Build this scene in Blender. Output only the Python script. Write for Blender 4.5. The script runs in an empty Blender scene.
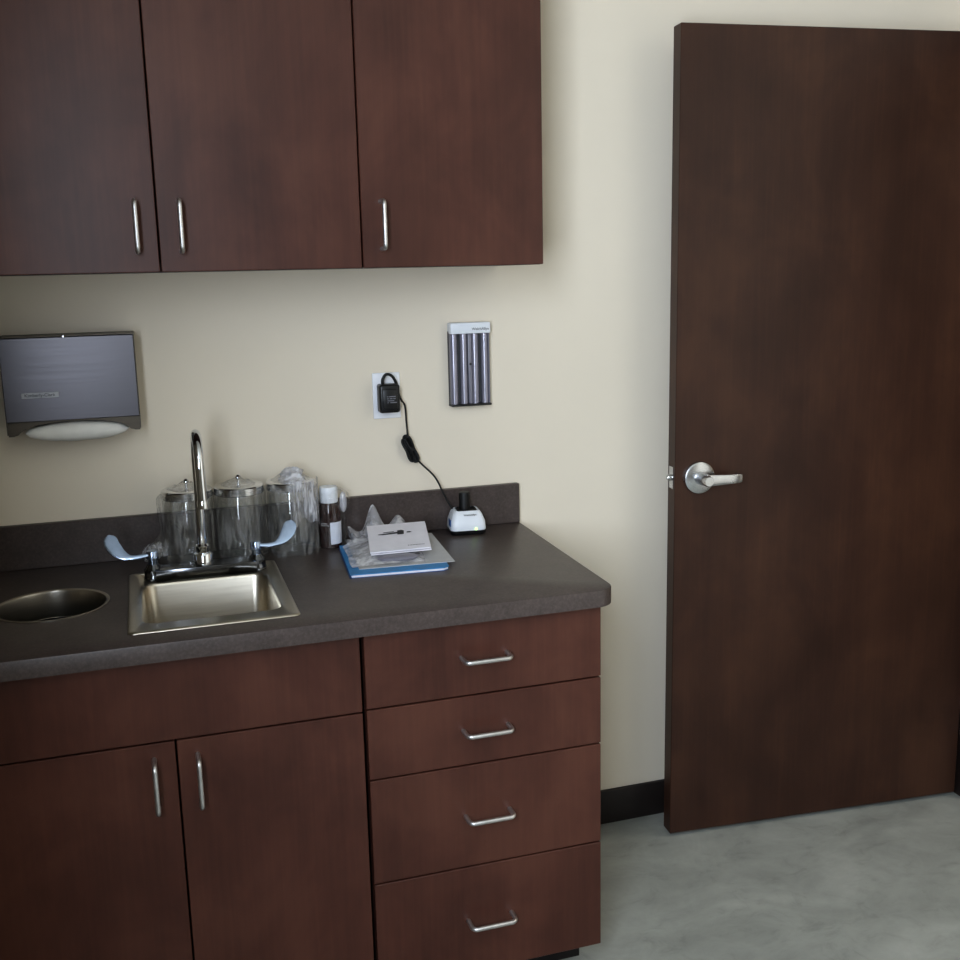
import bpy, bmesh, math, random
from mathutils import Vector, Matrix, noise
random.seed(7)
PI = math.pi
scene = bpy.context.scene
COL = scene.collection

# ------------------------------------------------------------------ dimensions (metres)
H = 0.916          # counter top height
CT = 0.036         # counter edge thickness
YF = -0.618        # lower cabinet door faces
XS = -0.510        # seam between sink cabinet and drawer cabinet
XD = -0.8725       # seam between the two sink cabinet doors
XL = -1.262        # left wall
XR = 1.372         # right wall
XC = 0.0366        # right end of the counter
ZU = 1.576         # bottom of upper cabinets
YU = -0.3296       # faces of upper cabinet doors
ZUT = 2.338        # top of upper cabinets
CEIL = 2.743
YB = -5.2          # rear wall

# ------------------------------------------------------------------ materials
MAT = {}
def lin(c):
    return tuple(((v / 12.92) if v <= 0.04045 else ((v + 0.055) / 1.055) ** 2.4) for v in (x / 255.0 for x in c)) + (1.0,)

def new_mat(name):
    m = bpy.data.materials.new(name)
    m.use_nodes = True
    nt = m.node_tree
    b = nt.nodes['Principled BSDF']
    MAT[name] = m
    return m, nt, b

def N(nt, t, **kw):
    n = nt.nodes.new(t)
    for k, v in kw.items():
        setattr(n, k, v)
    return n

def coords(nt, scale=(1, 1, 1), rand=0.0, rot=(0, 0, 0)):
    tc = N(nt, 'ShaderNodeTexCoord')
    mp = N(nt, 'ShaderNodeMapping')
    mp.inputs['Scale'].default_value = scale
    mp.inputs['Rotation'].default_value = rot
    nt.links.new(tc.outputs['Object'], mp.inputs['Vector'])
    if rand:
        oi = N(nt, 'ShaderNodeObjectInfo')
        mu = N(nt, 'ShaderNodeMath', operation='MULTIPLY')
        mu.inputs[1].default_value = rand
        nt.links.new(oi.outputs['Random'], mu.inputs[0])
        va = N(nt, 'ShaderNodeVectorMath', operation='ADD')
        nt.links.new(tc.outputs['Object'], va.inputs[0])
        nt.links.new(mu.outputs[0], va.inputs[1])
        nt.links.new(va.outputs[0], mp.inputs['Vector'])
    return mp.outputs['Vector']

def noise_tex(nt, vec, scale, detail=4, rough=0.55, dist=0.0):
    n = N(nt, 'ShaderNodeTexNoise')
    n.inputs['Scale'].default_value = scale
    n.inputs['Detail'].default_value = detail
    n.inputs['Roughness'].default_value = rough
    n.inputs['Distortion'].default_value = dist
    nt.links.new(vec, n.inputs['Vector'])
    return n.outputs['Fac']

def ramp(nt, fac, stops):
    r = N(nt, 'ShaderNodeValToRGB')
    e = r.color_ramp.elements
    while len(e) < len(stops):
        e.new(0.5)
    for el, (p, c) in zip(e, stops):
        el.position = p
        el.color = lin(c)
    nt.links.new(fac, r.inputs['Fac'])
    return r.outputs['Color']

def mixc(nt, fac, a, b, mode='MIX'):
    m = N(nt, 'ShaderNodeMix', data_type='RGBA', blend_type=mode)
    if isinstance(fac, (int, float)):
        m.inputs['Factor'].default_value = fac
    else:
        nt.links.new(fac, m.inputs['Factor'])
    nt.links.new(a, m.inputs['A'])
    nt.links.new(b, m.inputs['B'])
    return m.outputs['Result']

def bump(nt, b, fac, strength, dist=0.001):
    bp = N(nt, 'ShaderNodeBump')
    bp.inputs['Strength'].default_value = strength
    bp.inputs['Distance'].default_value = dist
    nt.links.new(fac, bp.inputs['Height'])
    nt.links.new(bp.outputs['Normal'], b.inputs['Normal'])

def plain(name, col, rough=0.5, metal=0.0, var=0.06, nscale=30, **kw):
    m, nt, b = new_mat(name)
    f = noise_tex(nt, coords(nt), nscale, 3)
    lo = tuple(max(0, v * (1 - var)) for v in col)
    hi = tuple(min(255, v * (1 + var)) for v in col)
    nt.links.new(ramp(nt, f, [(0.3, lo), (0.7, hi)]), b.inputs['Base Color'])
    b.inputs['Roughness'].default_value = rough
    b.inputs['Metallic'].default_value = metal
    for k, v in kw.items():
        b.inputs[k].default_value = v
    return m

def wood(name, dark, mid, light, rough, patch, coat=0.0, rand=9.0, tint=None):
    m, nt, b = new_mat(name)
    fine = noise_tex(nt, coords(nt, (70, 70, 2.2), rand), 1.6, 6, 0.62)
    wide = noise_tex(nt, coords(nt, (9, 9, 0.55), rand), 1.0, 3, 0.5, 0.4)
    blot = noise_tex(nt, coords(nt, (1, 1, 0.7), rand), patch, 4, 0.6, 0.3)
    c1 = ramp(nt, fine, [(0.25, dark), (0.55, mid), (0.8, light)])
    c2 = ramp(nt, wide, [(0.3, dark), (0.5, mid), (0.7, light)])
    c3 = ramp(nt, blot, [(0.36, dark), (0.5, mid), (0.64, light)])
    c = mixc(nt, 0.5, c1, c2)
    c = mixc(nt, 0.45, c, c3)
    nt.links.new(c, b.inputs['Base Color'])
    b.inputs['Roughness'].default_value = rough
    b.inputs['Specular IOR Level'].default_value = 0.36
    b.inputs['Coat Weight'].default_value = coat
    b.inputs['Coat Roughness'].default_value = 0.3
    bump(nt, b, fine, 0.06, 0.0006)
    return m

wood('cherry_laminate', (62, 36, 29), (81, 49, 40), (97, 62, 50), 0.38, 5.0)
wood('cherry_edge', (48, 27, 24), (60, 35, 30), (72, 44, 37), 0.4, 5.0)
wood('door_veneer', (46, 28, 21), (61, 39, 30), (80, 53, 39), 0.4, 4.0, rand=0)
plain('dark_gap', (14, 9, 8), 0.7)
plain('carcass_dark', (40, 25, 22), 0.6)
plain('toe_board', (24, 18, 17), 0.5)

def wall_mat(name, col):
    m, nt, b = new_mat(name)
    f = noise_tex(nt, coords(nt), 1.2, 3)
    lo = tuple(v * 0.985 for v in col); hi = tuple(min(255, v * 1.015) for v in col)
    nt.links.new(ramp(nt, f, [(0.3, lo), (0.7, hi)]), b.inputs['Base Color'])
    b.inputs['Roughness'].default_value = 0.75
    bump(nt, b, noise_tex(nt, coords(nt), 220, 3), 0.08, 0.001)
    return m
wall_mat('cream_paint', (227, 217, 200))
wall_mat('fill_cut_taupe', (118, 110, 98))  # dark tone invented for the unseen left and rear walls, cuts warm bounce
wall_mat('ceiling_white', (200, 196, 184))

def floor_mat():
    m, nt, b = new_mat('mottled_floor')
    big = noise_tex(nt, coords(nt, (1, 1.6, 1)), 3.2, 6, 0.6, 0.6)
    fine = noise_tex(nt, coords(nt, (1, 1.3, 1), rot=(0, 0, 0.4)), 11, 8, 0.7, 0.8)
    c1 = ramp(nt, big, [(0.3, (120, 122, 117)), (0.55, (152, 154, 148)), (0.75, (178, 179, 173))])
    c2 = ramp(nt, fine, [(0.28, (112, 114, 108)), (0.45, (152, 154, 148)), (0.8, (174, 175, 169))])
    nt.links.new(mixc(nt, 0.4, c1, c2), b.inputs['Base Color'])
    b.inputs['Roughness'].default_value = 0.42
    bump(nt, b, fine, 0.04, 0.001)
floor_mat()

def counter_mat():
    m, nt, b = new_mat('counter_laminate')
    sp = noise_tex(nt, coords(nt), 160, 4, 0.7)
    bl = noise_tex(nt, coords(nt), 24, 4, 0.6)
    c1 = ramp(nt, sp, [(0.3, (58, 49, 46)), (0.5, (76, 66, 63)), (0.72, (100, 88, 84))])
    c2 = ramp(nt, bl, [(0.3, (62, 54, 51)), (0.7, (82, 72, 69))])
    nt.links.new(mixc(nt, 0.5, c1, c2), b.inputs['Base Color'])
    b.inputs['Roughness'].default_value = 0.38
    bump(nt, b, sp, 0.05, 0.0005)
counter_mat()

def metal(name, col, rough, brushed=None, var=0.05):
    m, nt, b = new_mat(name)
    sc = brushed or (40, 40, 40)
    f = noise_tex(nt, coords(nt, sc), 1.0, 4)
    lo = tuple(v * (1 - var) for v in col); hi = tuple(min(255, v * (1 + var)) for v in col)
    nt.links.new(ramp(nt, f, [(0.3, lo), (0.7, hi)]), b.inputs['Base Color'])
    b.inputs['Metallic'].default_value = 1.0
    mr = N(nt, 'ShaderNodeMapRange')
    mr.inputs['To Min'].default_value = rough * 0.85
    mr.inputs['To Max'].default_value = rough * 1.15
    nt.links.new(f, mr.inputs['Value'])
    nt.links.new(mr.outputs['Result'], b.inputs['Roughness'])
    return m
metal('chrome', (225, 228, 232), 0.06)
metal('blade_sky_tint_chrome', (168, 184, 210), 0.18)  # bluish sky reflection put into the metal colour of the handles
metal('dark_reflection_chrome', (112, 114, 118), 0.14)  # chrome colour darkened to stand for reflections of dark surroundings
metal('satin_nickel', (205, 206, 208), 0.26)
metal('pull_nickel', (208, 207, 206), 0.42)
metal('brushed_steel', (176, 170, 160), 0.3, (3, 3, 260), 0.02)
metal('sink_steel', (190, 183, 170), 0.3, (8, 250, 250), 0.02)
metal('dispenser_steel', (92, 90, 93), 0.3, (4, 4, 260), 0.012)
metal('dispenser_edge', (92, 86, 78), 0.45, (4, 4, 260))
metal('lid_steel', (215, 216, 218), 0.2)
plain('black_plastic', (20, 20, 22), 0.35, 0.0)
plain('black_rubber', (14, 14, 15), 0.55)
plain('white_plastic', (226, 230, 236), 0.35, 0.0, 0.01)
plain('plate_white', (236, 237, 242), 0.4, 0.0, 0.01)
plain('tray_grey', (128, 126, 136), 0.3, 0.0, 0.03)
plain('tray_groove', (44, 46, 53), 0.4, 0.0, 0.03)
plain('tube_grey', (158, 156, 168), 0.24, 0.45, 0.02)
plain('white_paper', (226, 224, 232), 0.7, 0.0, 0.015)
plain('grey_paper', (188, 188, 190), 0.7, 0.0, 0.02)
plain('towel_paper', (228, 226, 220), 0.85, 0.0, 0.02)
plain('blue_card', (34, 128, 188), 0.4, 0.0, 0.05)
plain('blue_print', (40, 84, 140), 0.5)
plain('dark_ink', (40, 40, 46), 0.6)
plain('grey_ink', (120, 120, 128), 0.6)
plain('pale_ink', (150, 150, 150), 0.5)
plain('amber_bottle', (44, 21, 17), 0.12, 0.0, 0.1)
plain('bottle_label', (220, 224, 236), 0.5, 0.0, 0.01)
plain('base_vinyl', (34, 27, 25), 0.5, 0.0, 0.05)
plain('frame_paint', (40, 30, 27), 0.45, 0.0, 0.05)
plain('light_metal_plate', (150, 150, 152), 0.4, 0.6, 0.03)
m, nt, b = new_mat('green_light')
f = noise_tex(nt, coords(nt), 5)
b.inputs['Base Color'].default_value = lin((190, 240, 150))
b.inputs['Emission Color'].default_value = lin((190, 240, 140))
b.inputs['Emission Strength'].default_value = 1.6

def thin_glass(name, tint, refl_rough, haze, haze_col, fres=0.05, streak=0.0, streak_scale=(40, 40, 6)):
    """thin clear sheet: transparent, fresnel gloss, a little milky scatter"""
    m, nt, b = new_mat(name)
    out = nt.nodes['Material Output']
    tr = N(nt, 'ShaderNodeBsdfTransparent'); tr.inputs['Color'].default_value = tint
    gl = N(nt, 'ShaderNodeBsdfGlossy'); gl.inputs['Roughness'].default_value = refl_rough
    df = N(nt, 'ShaderNodeBsdfDiffuse'); df.inputs['Color'].default_value = lin(haze_col)
    lw = N(nt, 'ShaderNodeLayerWeight'); lw.inputs['Blend'].default_value = 0.5
    pw = N(nt, 'ShaderNodeMath', operation='POWER'); pw.inputs[1].default_value = 3.5
    nt.links.new(lw.outputs['Facing'], pw.inputs[0])
    fr = N(nt, 'ShaderNodeMapRange'); fr.inputs['To Min'].default_value = fres; fr.inputs['To Max'].default_value = 0.55
    nt.links.new(pw.outputs[0], fr.inputs['Value'])
    m1 = N(nt, 'ShaderNodeMixShader'); m2 = N(nt, 'ShaderNodeMixShader')
    nt.links.new(tr.outputs[0], m1.inputs[1]); nt.links.new(df.outputs[0], m1.inputs[2])
    if streak:  # pale diffuse streaks paint in the highlights along film folds
        fac = noise_tex(nt, coords(nt, streak_scale, 5.0), 1.0, 5, 0.6, 0.8)
        mr = N(nt, 'ShaderNodeMapRange')
        mr.inputs['From Min'].default_value = 0.46; mr.inputs['From Max'].default_value = 0.66
        mr.inputs['To Min'].default_value = haze; mr.inputs['To Max'].default_value = haze + streak
        nt.links.new(fac, mr.inputs['Value']); nt.links.new(mr.outputs['Result'], m1.inputs[0])
        bp = N(nt, 'ShaderNodeBump'); bp.inputs['Strength'].default_value = 0.7; bp.inputs['Distance'].default_value = 0.004
        nt.links.new(fac, bp.inputs['Height'])
        nt.links.new(bp.outputs['Normal'], gl.inputs['Normal']); nt.links.new(bp.outputs['Normal'], lw.inputs['Normal'])
    else:
        m1.inputs[0].default_value = haze
    nt.links.new(fr.outputs[0], m2.inputs[0])
    nt.links.new(m1.outputs[0], m2.inputs[1]); nt.links.new(gl.outputs[0], m2.inputs[2])
    nt.links.new(m2.outputs[0], out.inputs['Surface'])
    return m
thin_glass('jar_glass', (0.965, 0.97, 0.965, 1), 0.04, 0.02, (165, 165, 160))
thin_glass('clear_wrap', (0.98, 0.98, 0.98, 1), 0.14, 0.03, (205, 203, 200), 0.05, 0.30, (70, 70, 14))
thin_glass('bottle_film', (0.98, 0.98, 0.98, 1), 0.12, 0.005, (205, 203, 200), 0.03, 0.10, (70, 70, 14))
thin_glass('fold_film', (0.97, 0.97, 0.97, 1), 0.14, 0.14, (220, 220, 226), 0.07, 0.7, (85, 85, 10))
thin_glass('bag_film', (0.95, 0.95, 0.96, 1), 0.15, 0.34, (238, 238, 244), 0.07, 0.40, (30, 30, 30))
thin_glass('window_glass', (0.97, 0.98, 0.98, 1), 0.01, 0.0, (200, 200, 200))

# ------------------------------------------------------------------ mesh helpers (all in world metres)
def B():
    return bmesh.new()

def box(bm, x0, x1, y0, y1, z0, z1, bev=0.0, seg=2, M=None):
    t = bmesh.new()
    bmesh.ops.create_cube(t, size=1.0)
    bmesh.ops.transform(t, matrix=Matrix.Translation(((x0 + x1) / 2, (y0 + y1) / 2, (z0 + z1) / 2)) @ Matrix.Diagonal((abs(x1 - x0), abs(y1 - y0), abs(z1 - z0), 1)), verts=t.verts)
    if bev:
        bmesh.ops.bevel(t, geom=t.edges[:], offset=bev, segments=seg, profile=0.5, affect='EDGES', clamp_overlap=True)
    merge(bm, t, M)

def merge(bm, t, M=None):
    if M is not None:
        bmesh.ops.transform(t, matrix=M, verts=t.verts)
    me = bpy.data.meshes.new('tmp'); t.to_mesh(me); t.free()
    bm.from_mesh(me); bpy.data.meshes.remove(me)

def loft(bm, loops, cap0=True, cap1=True, closed=True):
    rows = [[bm.verts.new(p) for p in L] for L in loops]
    n = len(rows[0])
    for a, c in zip(rows[:-1], rows[1:]):
        for i in range(n if closed else n - 1):
            j = (i + 1) % n
            bm.faces.new((a[i], a[j], c[j], c[i]))
    if cap0: bm.faces.new(rows[0][::-1])
    if cap1: bm.faces.new(rows[-1])
    return rows

def lathe(bm, prof, c, seg=40, cap0=True, cap1=True, axis='Z'):
    loops = []
    for r, z in prof:
        L = []
        for i in range(seg):
            a = 2 * PI * i / seg
            if axis == 'Z': p = (c[0] + r * math.cos(a), c[1] + r * math.sin(a), c[2] + z)
            elif axis == 'Y': p = (c[0] + r * math.cos(a), c[1] + z, c[2] + r * math.sin(a))
            else: p = (c[0] + z, c[1] + r * math.cos(a), c[2] + r * math.sin(a))
            L.append(p)
        loops.append(L)
    loft(bm, loops, cap0, cap1)

def tube(bm, pts, r, seg=12, radii=None):
    pts = [Vector(p) for p in pts]
    loops = []
    t0 = (pts[1] - pts[0]).normalized()
    ref = Vector((0, 0, 1)) if abs(t0.z) < 0.9 else Vector((1, 0, 0))
    u = t0.cross(ref).normalized()
    for i, p in enumerate(pts):
        t = (pts[min(i + 1, len(pts) - 1)] - pts[max(i - 1, 0)])
        t = t.normalized() if t.length > 1e-9 else t0
        u = (u - t * u.dot(t)).normalized()
        v = t.cross(u)
        rr = radii[i] if radii else r
        loops.append([tuple(p + (u * math.cos(2 * PI * k / seg) + v * math.sin(2 * PI * k / seg)) * rr) for k in range(seg)])
    loft(bm, loops)

def spline(ctrl, n=8):
    P = [Vector(c) for c in ctrl]
    P = [P[0] * 2 - P[1]] + P + [P[-1] * 2 - P[-2]]
    out = []
    for i in range(1, len(P) - 2):
        for k in range(n):
            t = k / n
            a, b_, c, d = P[i - 1], P[i], P[i + 1], P[i + 2]
            out.append(0.5 * ((2 * b_) + (c - a) * t + (2 * a - 5 * b_ + 4 * c - d) * t * t + (3 * b_ - a - 3 * c + d) * t ** 3))
    out.append(P[-2])
    return out

def rrect(x0, x1, y0, y1, r, z, n=6):
    r = max(min(r, (x1 - x0) / 2 - 1e-4, (y1 - y0) / 2 - 1e-4), 1e-4)
    L = []
    for cx, cy, a0 in ((x1 - r, y1 - r, 0), (x0 + r, y1 - r, PI / 2), (x0 + r, y0 + r, PI), (x1 - r, y0 + r, 1.5 * PI)):
        for k in range(n + 1):
            a = a0 + (PI / 2) * k / n
            L.append((cx + r * math.cos(a), cy + r * math.sin(a), z))
    return L

def finish(bm):
    bmesh.ops.remove_doubles(bm, verts=bm.verts, dist=1e-6)
    bmesh.ops.recalc_face_normals(bm, faces=bm.faces)

def obj(name, bm, mat, parent=None, base=(0, 0, 0), smooth=True, angle=35):
    """link a bmesh (world coordinates) as one mesh object, origin at base or at its parent's base"""
    finish(bm)
    if parent is not None:
        base = parent.get('_base', base)
        base = ROOT.get(parent.name, base)
    bmesh.ops.translate(bm, verts=bm.verts, vec=-Vector(base))
    me = bpy.data.meshes.new(name)
    bm.to_mesh(me); bm.free()
    if smooth:
        for p in me.polygons: p.use_smooth = True
        me.set_sharp_from_angle(angle=math.radians(angle))
    me.materials.append(MAT[mat])
    o = bpy.data.objects.new(name, me)
    COL.objects.link(o)
    if parent is not None:
        o.parent = parent
    else:
        o.location = base
    ROOT[o.name] = base
    return o
ROOT = {}

def thing(name, label, cat, base, group=None):
    o = bpy.data.objects.new(name, None)
    o.empty_display_size = 0.05
    COL.objects.link(o)
    o.location = base
    o['label'] = label; o['category'] = cat
    if group: o['group'] = group
    ROOT[o.name] = tuple(base)
    return o

def tag(o, label, cat, group=None):
    o['label'] = label; o['category'] = cat
    if group: o['group'] = group
    return o

def struct(o, label=None):
    o['kind'] = 'structure'
    if label: o['label'] = label
    return o

def text_bm(txt, width, M, thick=0.0003):
    """lettering as a thin mesh, centred in its local XY plane, scaled to the given width"""
    cu = bpy.data.curves.new('lettering', 'FONT')
    cu.body = txt; cu.align_x = 'CENTER'; cu.align_y = 'CENTER'; cu.extrude = 0.01
    cu.resolution_u = 3; cu.offset = 0.008
    o = bpy.data.objects.new('lettering_curve', cu)
    COL.objects.link(o)
    bpy.context.view_layer.update()
    dg = bpy.context.evaluated_depsgraph_get()
    me = bpy.data.meshes.new_from_object(o.evaluated_get(dg))
    bm = bmesh.new(); bm.from_mesh(me)
    bpy.data.objects.remove(o); bpy.data.curves.remove(cu); bpy.data.meshes.remove(me)
    xs = [v.co.x for v in bm.verts]
    s = width / (max(xs) - min(xs)); cx = (max(xs) + min(xs)) / 2
    bmesh.ops.transform(bm, matrix=M @ Matrix.Diagonal((s, s, thick / 0.02, 1)) @ Matrix.Translation((-cx, 0, 0)), verts=bm.verts)
    return bm

FRONT = Matrix(((1, 0, 0, 0), (0, 0, -1, 0), (0, 1, 0, 0), (0, 0, 0, 1)))   # local XY -> wall plane facing -Y

# ------------------------------------------------------------------ the room
T = 0.12
bm = B(); box(bm, XL - T, 3.0, YB - T, T, -0.1, 0.0); struct(obj('floor', bm, 'mottled_floor', smooth=False), 'pale grey mottled floor')
bm = B(); box(bm, XL - T, 3.0, 0.0, T, 0.0, CEIL); struct(obj('wall_back', bm, 'cream_paint', smooth=False), 'cream painted wall behind the counter')
bm = B(); box(bm, XL - T, 3.0, YB - T, T, CEIL, CEIL + 0.1); struct(obj('ceiling', bm, 'ceiling_white', smooth=False))
bm = B(); box(bm, XL - T, XR + T, YB - T, YB, 0, CEIL); struct(obj('wall_rear', bm, 'fill_cut_taupe', smooth=False))
# left wall with a window opening behind the camera
WY0, WY1, WZ0, WZ1 = -3.60, -2.00, 1.02, 2.42
bm = B()
box(bm, XL - T, XL, YB, WY0, 0, CEIL); box(bm, XL - T, XL, WY1, 0, 0, CEIL)
box(bm, XL - T, XL, WY0, WY1, 0, WZ0); box(bm, XL - T, XL, WY0, WY1, WZ1, CEIL)
struct(obj('wall_left', bm, 'fill_cut_taupe', smooth=False))
bm = B()
for a in ((WY0, WY0 + 0.05, WZ0, WZ1), (WY1 - 0.05, WY1, WZ0, WZ1), (WY0 + .05, WY1 - .05, WZ0, WZ0 + 0.05), (WY0 + .05, WY1 - .05, WZ1 - 0.05, WZ1), (-2.825, -2.775, WZ0 + .05, WZ1 - .05)):
    box(bm, XL - 0.09, XL - 0.04, a[0], a[1], a[2], a[3])
w1 = struct(obj('window_1', bm, 'frame_paint', base=(XL - .06, -2.8, WZ0), smooth=False))
bm = B(); box(bm, XL - 0.068, XL - 0.062, WY0 + 0.05, WY1 - 0.05, WZ0 + 0.05, WZ1 - 0.05)
obj('pane', bm, 'window_glass', w1, smooth=False)
# right wall with the doorway, hallway beyond
DY0, DY1, DZ = -1.15, -0.215, 2.16
bm = B()
box(bm, XR, XR + T, YB, DY0, 0, CEIL); box(bm, XR, XR + T, DY1, 0, 0, CEIL); box(bm, XR, XR + T, DY0, DY1, DZ, CEIL)
struct(obj('wall_right', bm, 'cream_paint', smooth=False))
bm = B(); box(bm, 2.9, 3.0, YB, 0, 0, CEIL); box(bm, XR + T, 2.9, YB - T, YB, 0, CEIL)
struct(obj('wall_hall', bm, 'cream_paint', smooth=False))
bm = B()
box(bm, XR - 0.034, XR + T + 0.01, DY1 - 0.03, DY1 + 0.025, 0, DZ + 0.05, 0.003)
box(bm, XR - 0.034, XR + T + 0.01, DY0 - 0.05, DY0 + 0.02, 0, DZ + 0.05, 0.003)
box(bm, XR - 0.034, XR + T + 0.01, DY0 + 0.02, DY1 - 0.03, DZ - 0.005, DZ + 0.05, 0.003)
struct(obj('trim_1', bm, 'frame_paint', base=(XR, DY1, 0)), 'dark door frame at the right edge')
bm = B()
box(bm, -0.03, XR - 0.001, -0.012, 0.0, 0, 0.102, 0.003)
struct(obj('baseboard_back', bm, 'base_vinyl', base=(.6, 0, 0)), 'dark vinyl baseboard between the cabinet and the door')
bm = B(); box(bm, XR - 0.012, XR, YB, DY0 - 0.051, 0, 0.102, 0.003)
struct(obj('baseboard_right', bm, 'base_vinyl'))

# ------------------------------------------------------------------ the open door
HX, HY, DA = 1.3290, -0.2118, 0.0801
DW, DH, DG, DT = 0.908, 2.1314, 0.0105, 0.0452
# local frame: x from the free edge (0) to the hinge (DW), y towards the wall, z up
ux, uy = math.cos(DA), -math.sin(DA)
DM = Matrix(((ux, -uy, 0, HX - DW * ux), (uy, ux, 0, HY - DW * uy), (0, 0, 1, 0), (0, 0, 0, 1)))
door_base = (DM @ Vector((DW / 2, DT / 2, 0)))[:]
bm = B(); box(bm, 0, DW, 0, DT, DG, DG + DH, 0.0016, 1, DM)
door = obj('door_1', bm, 'door_veneer', base=door_base)
struct(door, 'dark brown flush wooden door standing open against the wall'); door['category'] = 'door'
LZ = 1.022; LX = 0.0665
bm = B()
t = bmesh.new(); lathe(t, [(0.0, 0), (0.043, 0), (0.0435, -0.004), (0.0415, -0.010), (0.036, -0.0125), (0.0, -0.013)][1:5] , (LX, 0, LZ), 48, axis='Y'); merge(bm, t, DM)
ros = obj('rosette', bm, 'satin_nickel', door)
bm = B()
t = bmesh.new()
lathe(t, [(0.017, -0.012), (0.0165, -0.03), (0.0145, -0.045), (0.0145, -0.062), (0.012, -0.067)], (LX, 0, LZ), 28, axis='Y')
loops = []
for s, hw, hh, yy in ((-0.004, 0.009, 0.0155, -0.055), (0.016, 0.007, 0.015, -0.0555), (0.04, 0.0055, 0.0135, -0.056), (0.065, 0.005, 0.0122, -0.056), (0.086, 0.005, 0.0115, -0.055), (0.095, 0.005, 0.011, -0.052)):
    L = []
    for k in range(16):
        a = 2 * PI * k / 16
        ca, sa = math.cos(a), math.sin(a)
        L.append((LX + s, yy + hw * math.copysign(abs(ca) ** 0.6, ca), LZ + 0.001 + hh * math.copysign(abs(sa) ** 0.6, sa)))
    loops.append(L)
loft(t, loops)
box(t, LX + 0.087, LX + 0.098, -0.058, -0.028, LZ - 0.0098, LZ + 0.0122, 0.004, 2)
merge(bm, t, DM)
obj('lever_handle', bm, 'satin_nickel', door)
bm = B(); box(bm, -0.0012, 0.001, 0.010, 0.035, LZ - 0.029, LZ + 0.029, 0.0004, 1, DM)
obj('latch_plate', bm, 'satin_nickel', door)
bm = B()
t = bmesh.new(); lathe(t, [(0.0085, 0.0), (0.0085, -0.008), (0.006, -0.0125), (0.002, -0.0135)], (0, 0.0226, LZ), 20, axis='X'); merge(bm, t, DM)
obj('latch_bolt', bm, 'satin_nickel', door)
for hz in (0.25, 1.1, 1.93):
    bm = B(); t = bmesh.new(); lathe(t, [(0.0065, -0.055), (0.0065, 0.055)], (DW + 0.006, -0.006, hz), 14); merge(bm, t, DM)
    obj('hinge', bm, 'satin_nickel', door)

# ------------------------------------------------------------------ cabinet hardware
def pull(parent, c, vertical, yface, half=0.0485, proj=0.036, r=0.0049):
    """bent wire pull: two posts and a bar"""
    def P(s, d):
        return (c[0], yface - d, c[2] + s) if vertical else (c[0] + s, yface - d, c[2])
    pts = [P(-half, -0.001), P(-half, proj - 0.012)]
    for k in range(1, 7):
        a = (PI / 2) * k / 6
        pts.append(P(-half + 0.010 * (1 - math.cos(a)), proj - 0.012 + 0.012 * math.sin(a)))
    for k in range(0, 7):
        a = (PI / 2) * (1 - k / 6)
        pts.append(P(half - 0.010 * (1 - math.cos(a)), proj - 0.012 + 0.012 * math.sin(a)))
    pts.append(P(half, -0.001))
    b_ = B(); tube(b_, pts, r, 12)
    return obj('handle', b_, 'pull_nickel', parent)

def front(name, x0, x1, z0, z1, yface, parent, gap=0.0016, th=0.019):
    b_ = B(); box(b_, x0 + gap, x1 - gap, yface, yface + th, z0 + gap, z1 - gap, 0.0012, 1)
    return obj(name, b_, 'cherry_laminate', parent)

def carcass(x0, x1, y0, y1, z0, z1, parent, top=True, th=0.018):
    b_ = B()
    box(b_, x0, x0 + th, y0, y1, z0, z1); box(b_, x1 - th, x1, y0, y1, z0, z1)
    box(b_, x0 + th, x1 - th, y0, y1, z0, z0 + th)
    box(b_, x0 + th, x1 - th, y1 - 0.006, y1, z0 + th, z1)
    if top: box(b_, x0 + th, x1 - th, y0, y1 - 0.006, z1 - th, z1)
    return obj('carcass', b_, 'cherry_edge', parent, smooth=False)

# upper cabinets
XU, U1, U2 = -0.0103, -0.4169, -0.8256
XUL = U2 - (U1 - U2)
uc = thing('upper_cabinet', 'upper cherry wood wall cabinet with two doors above the sink', 'cabinet', ((U1 + XUL) / 2, 0, ZU), 'upper wall cabinets')
carcass(XUL + 0.001, U1 - 0.0012, YU + 0.021, -0.001, ZU + 0.001, ZUT, uc)
d = front('door', XUL, U2, ZU, ZUT, YU, uc); pull(d, (-0.866, 0, 1.6655), True, YU)
d = front('door', U2, U1, ZU, ZUT, YU, uc, 0.0016); pull(d, (-0.782, 0, 1.6655), True, YU)
uc2 = thing('upper_cabinet', 'upper cherry wood wall cabinet with a single door, nearest the open door', 'cabinet', ((U1 + XU) / 2, 0, ZU), 'upper wall cabinets')
carcass(U1 + 0.0012, XU, YU + 0.021, -0.001, ZU + 0.001, ZUT, uc2)
d = front('door', U1, XU + 0.0016, ZU, ZUT, YU, uc2, 0.0016); pull(d, (-0.374, 0, 1.6645), True, YU)

# sink base cabinet
TOE = 0.0796
ZT = H - CT
sb = thing('sink_cabinet', 'cherry wood base cabinet with two doors under the sink', 'cabinet', ((XS + XL) / 2, -0.3, 0))
carcass(XL + 0.002, XS - 0.004, YF + 0.021, -0.002, TOE + 0.002, ZT - 0.001, sb, top=False)
FF = 0.711
fr_ = front('false_front', XL + 0.002, XS - 0.0025, FF, ZT - 0.006, YF, sb, 0.0018)
d = front('door', XL + 0.002, XD, TOE, FF, YF, sb, 0.0018); pull(d, (-0.9135, 0, 0.630), True, YF)
d = front('door', XD, XS - 0.0025, TOE, FF, YF, sb, 0.0018); pull(d, (-0.834, 0, 0.628), True, YF)
bm = B(); box(bm, XL + 0.004, XS - 0.004, -0.535, -0.519, 0.0, TOE); obj('toe_kick', bm, 'toe_board', sb, smooth=False)

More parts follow.
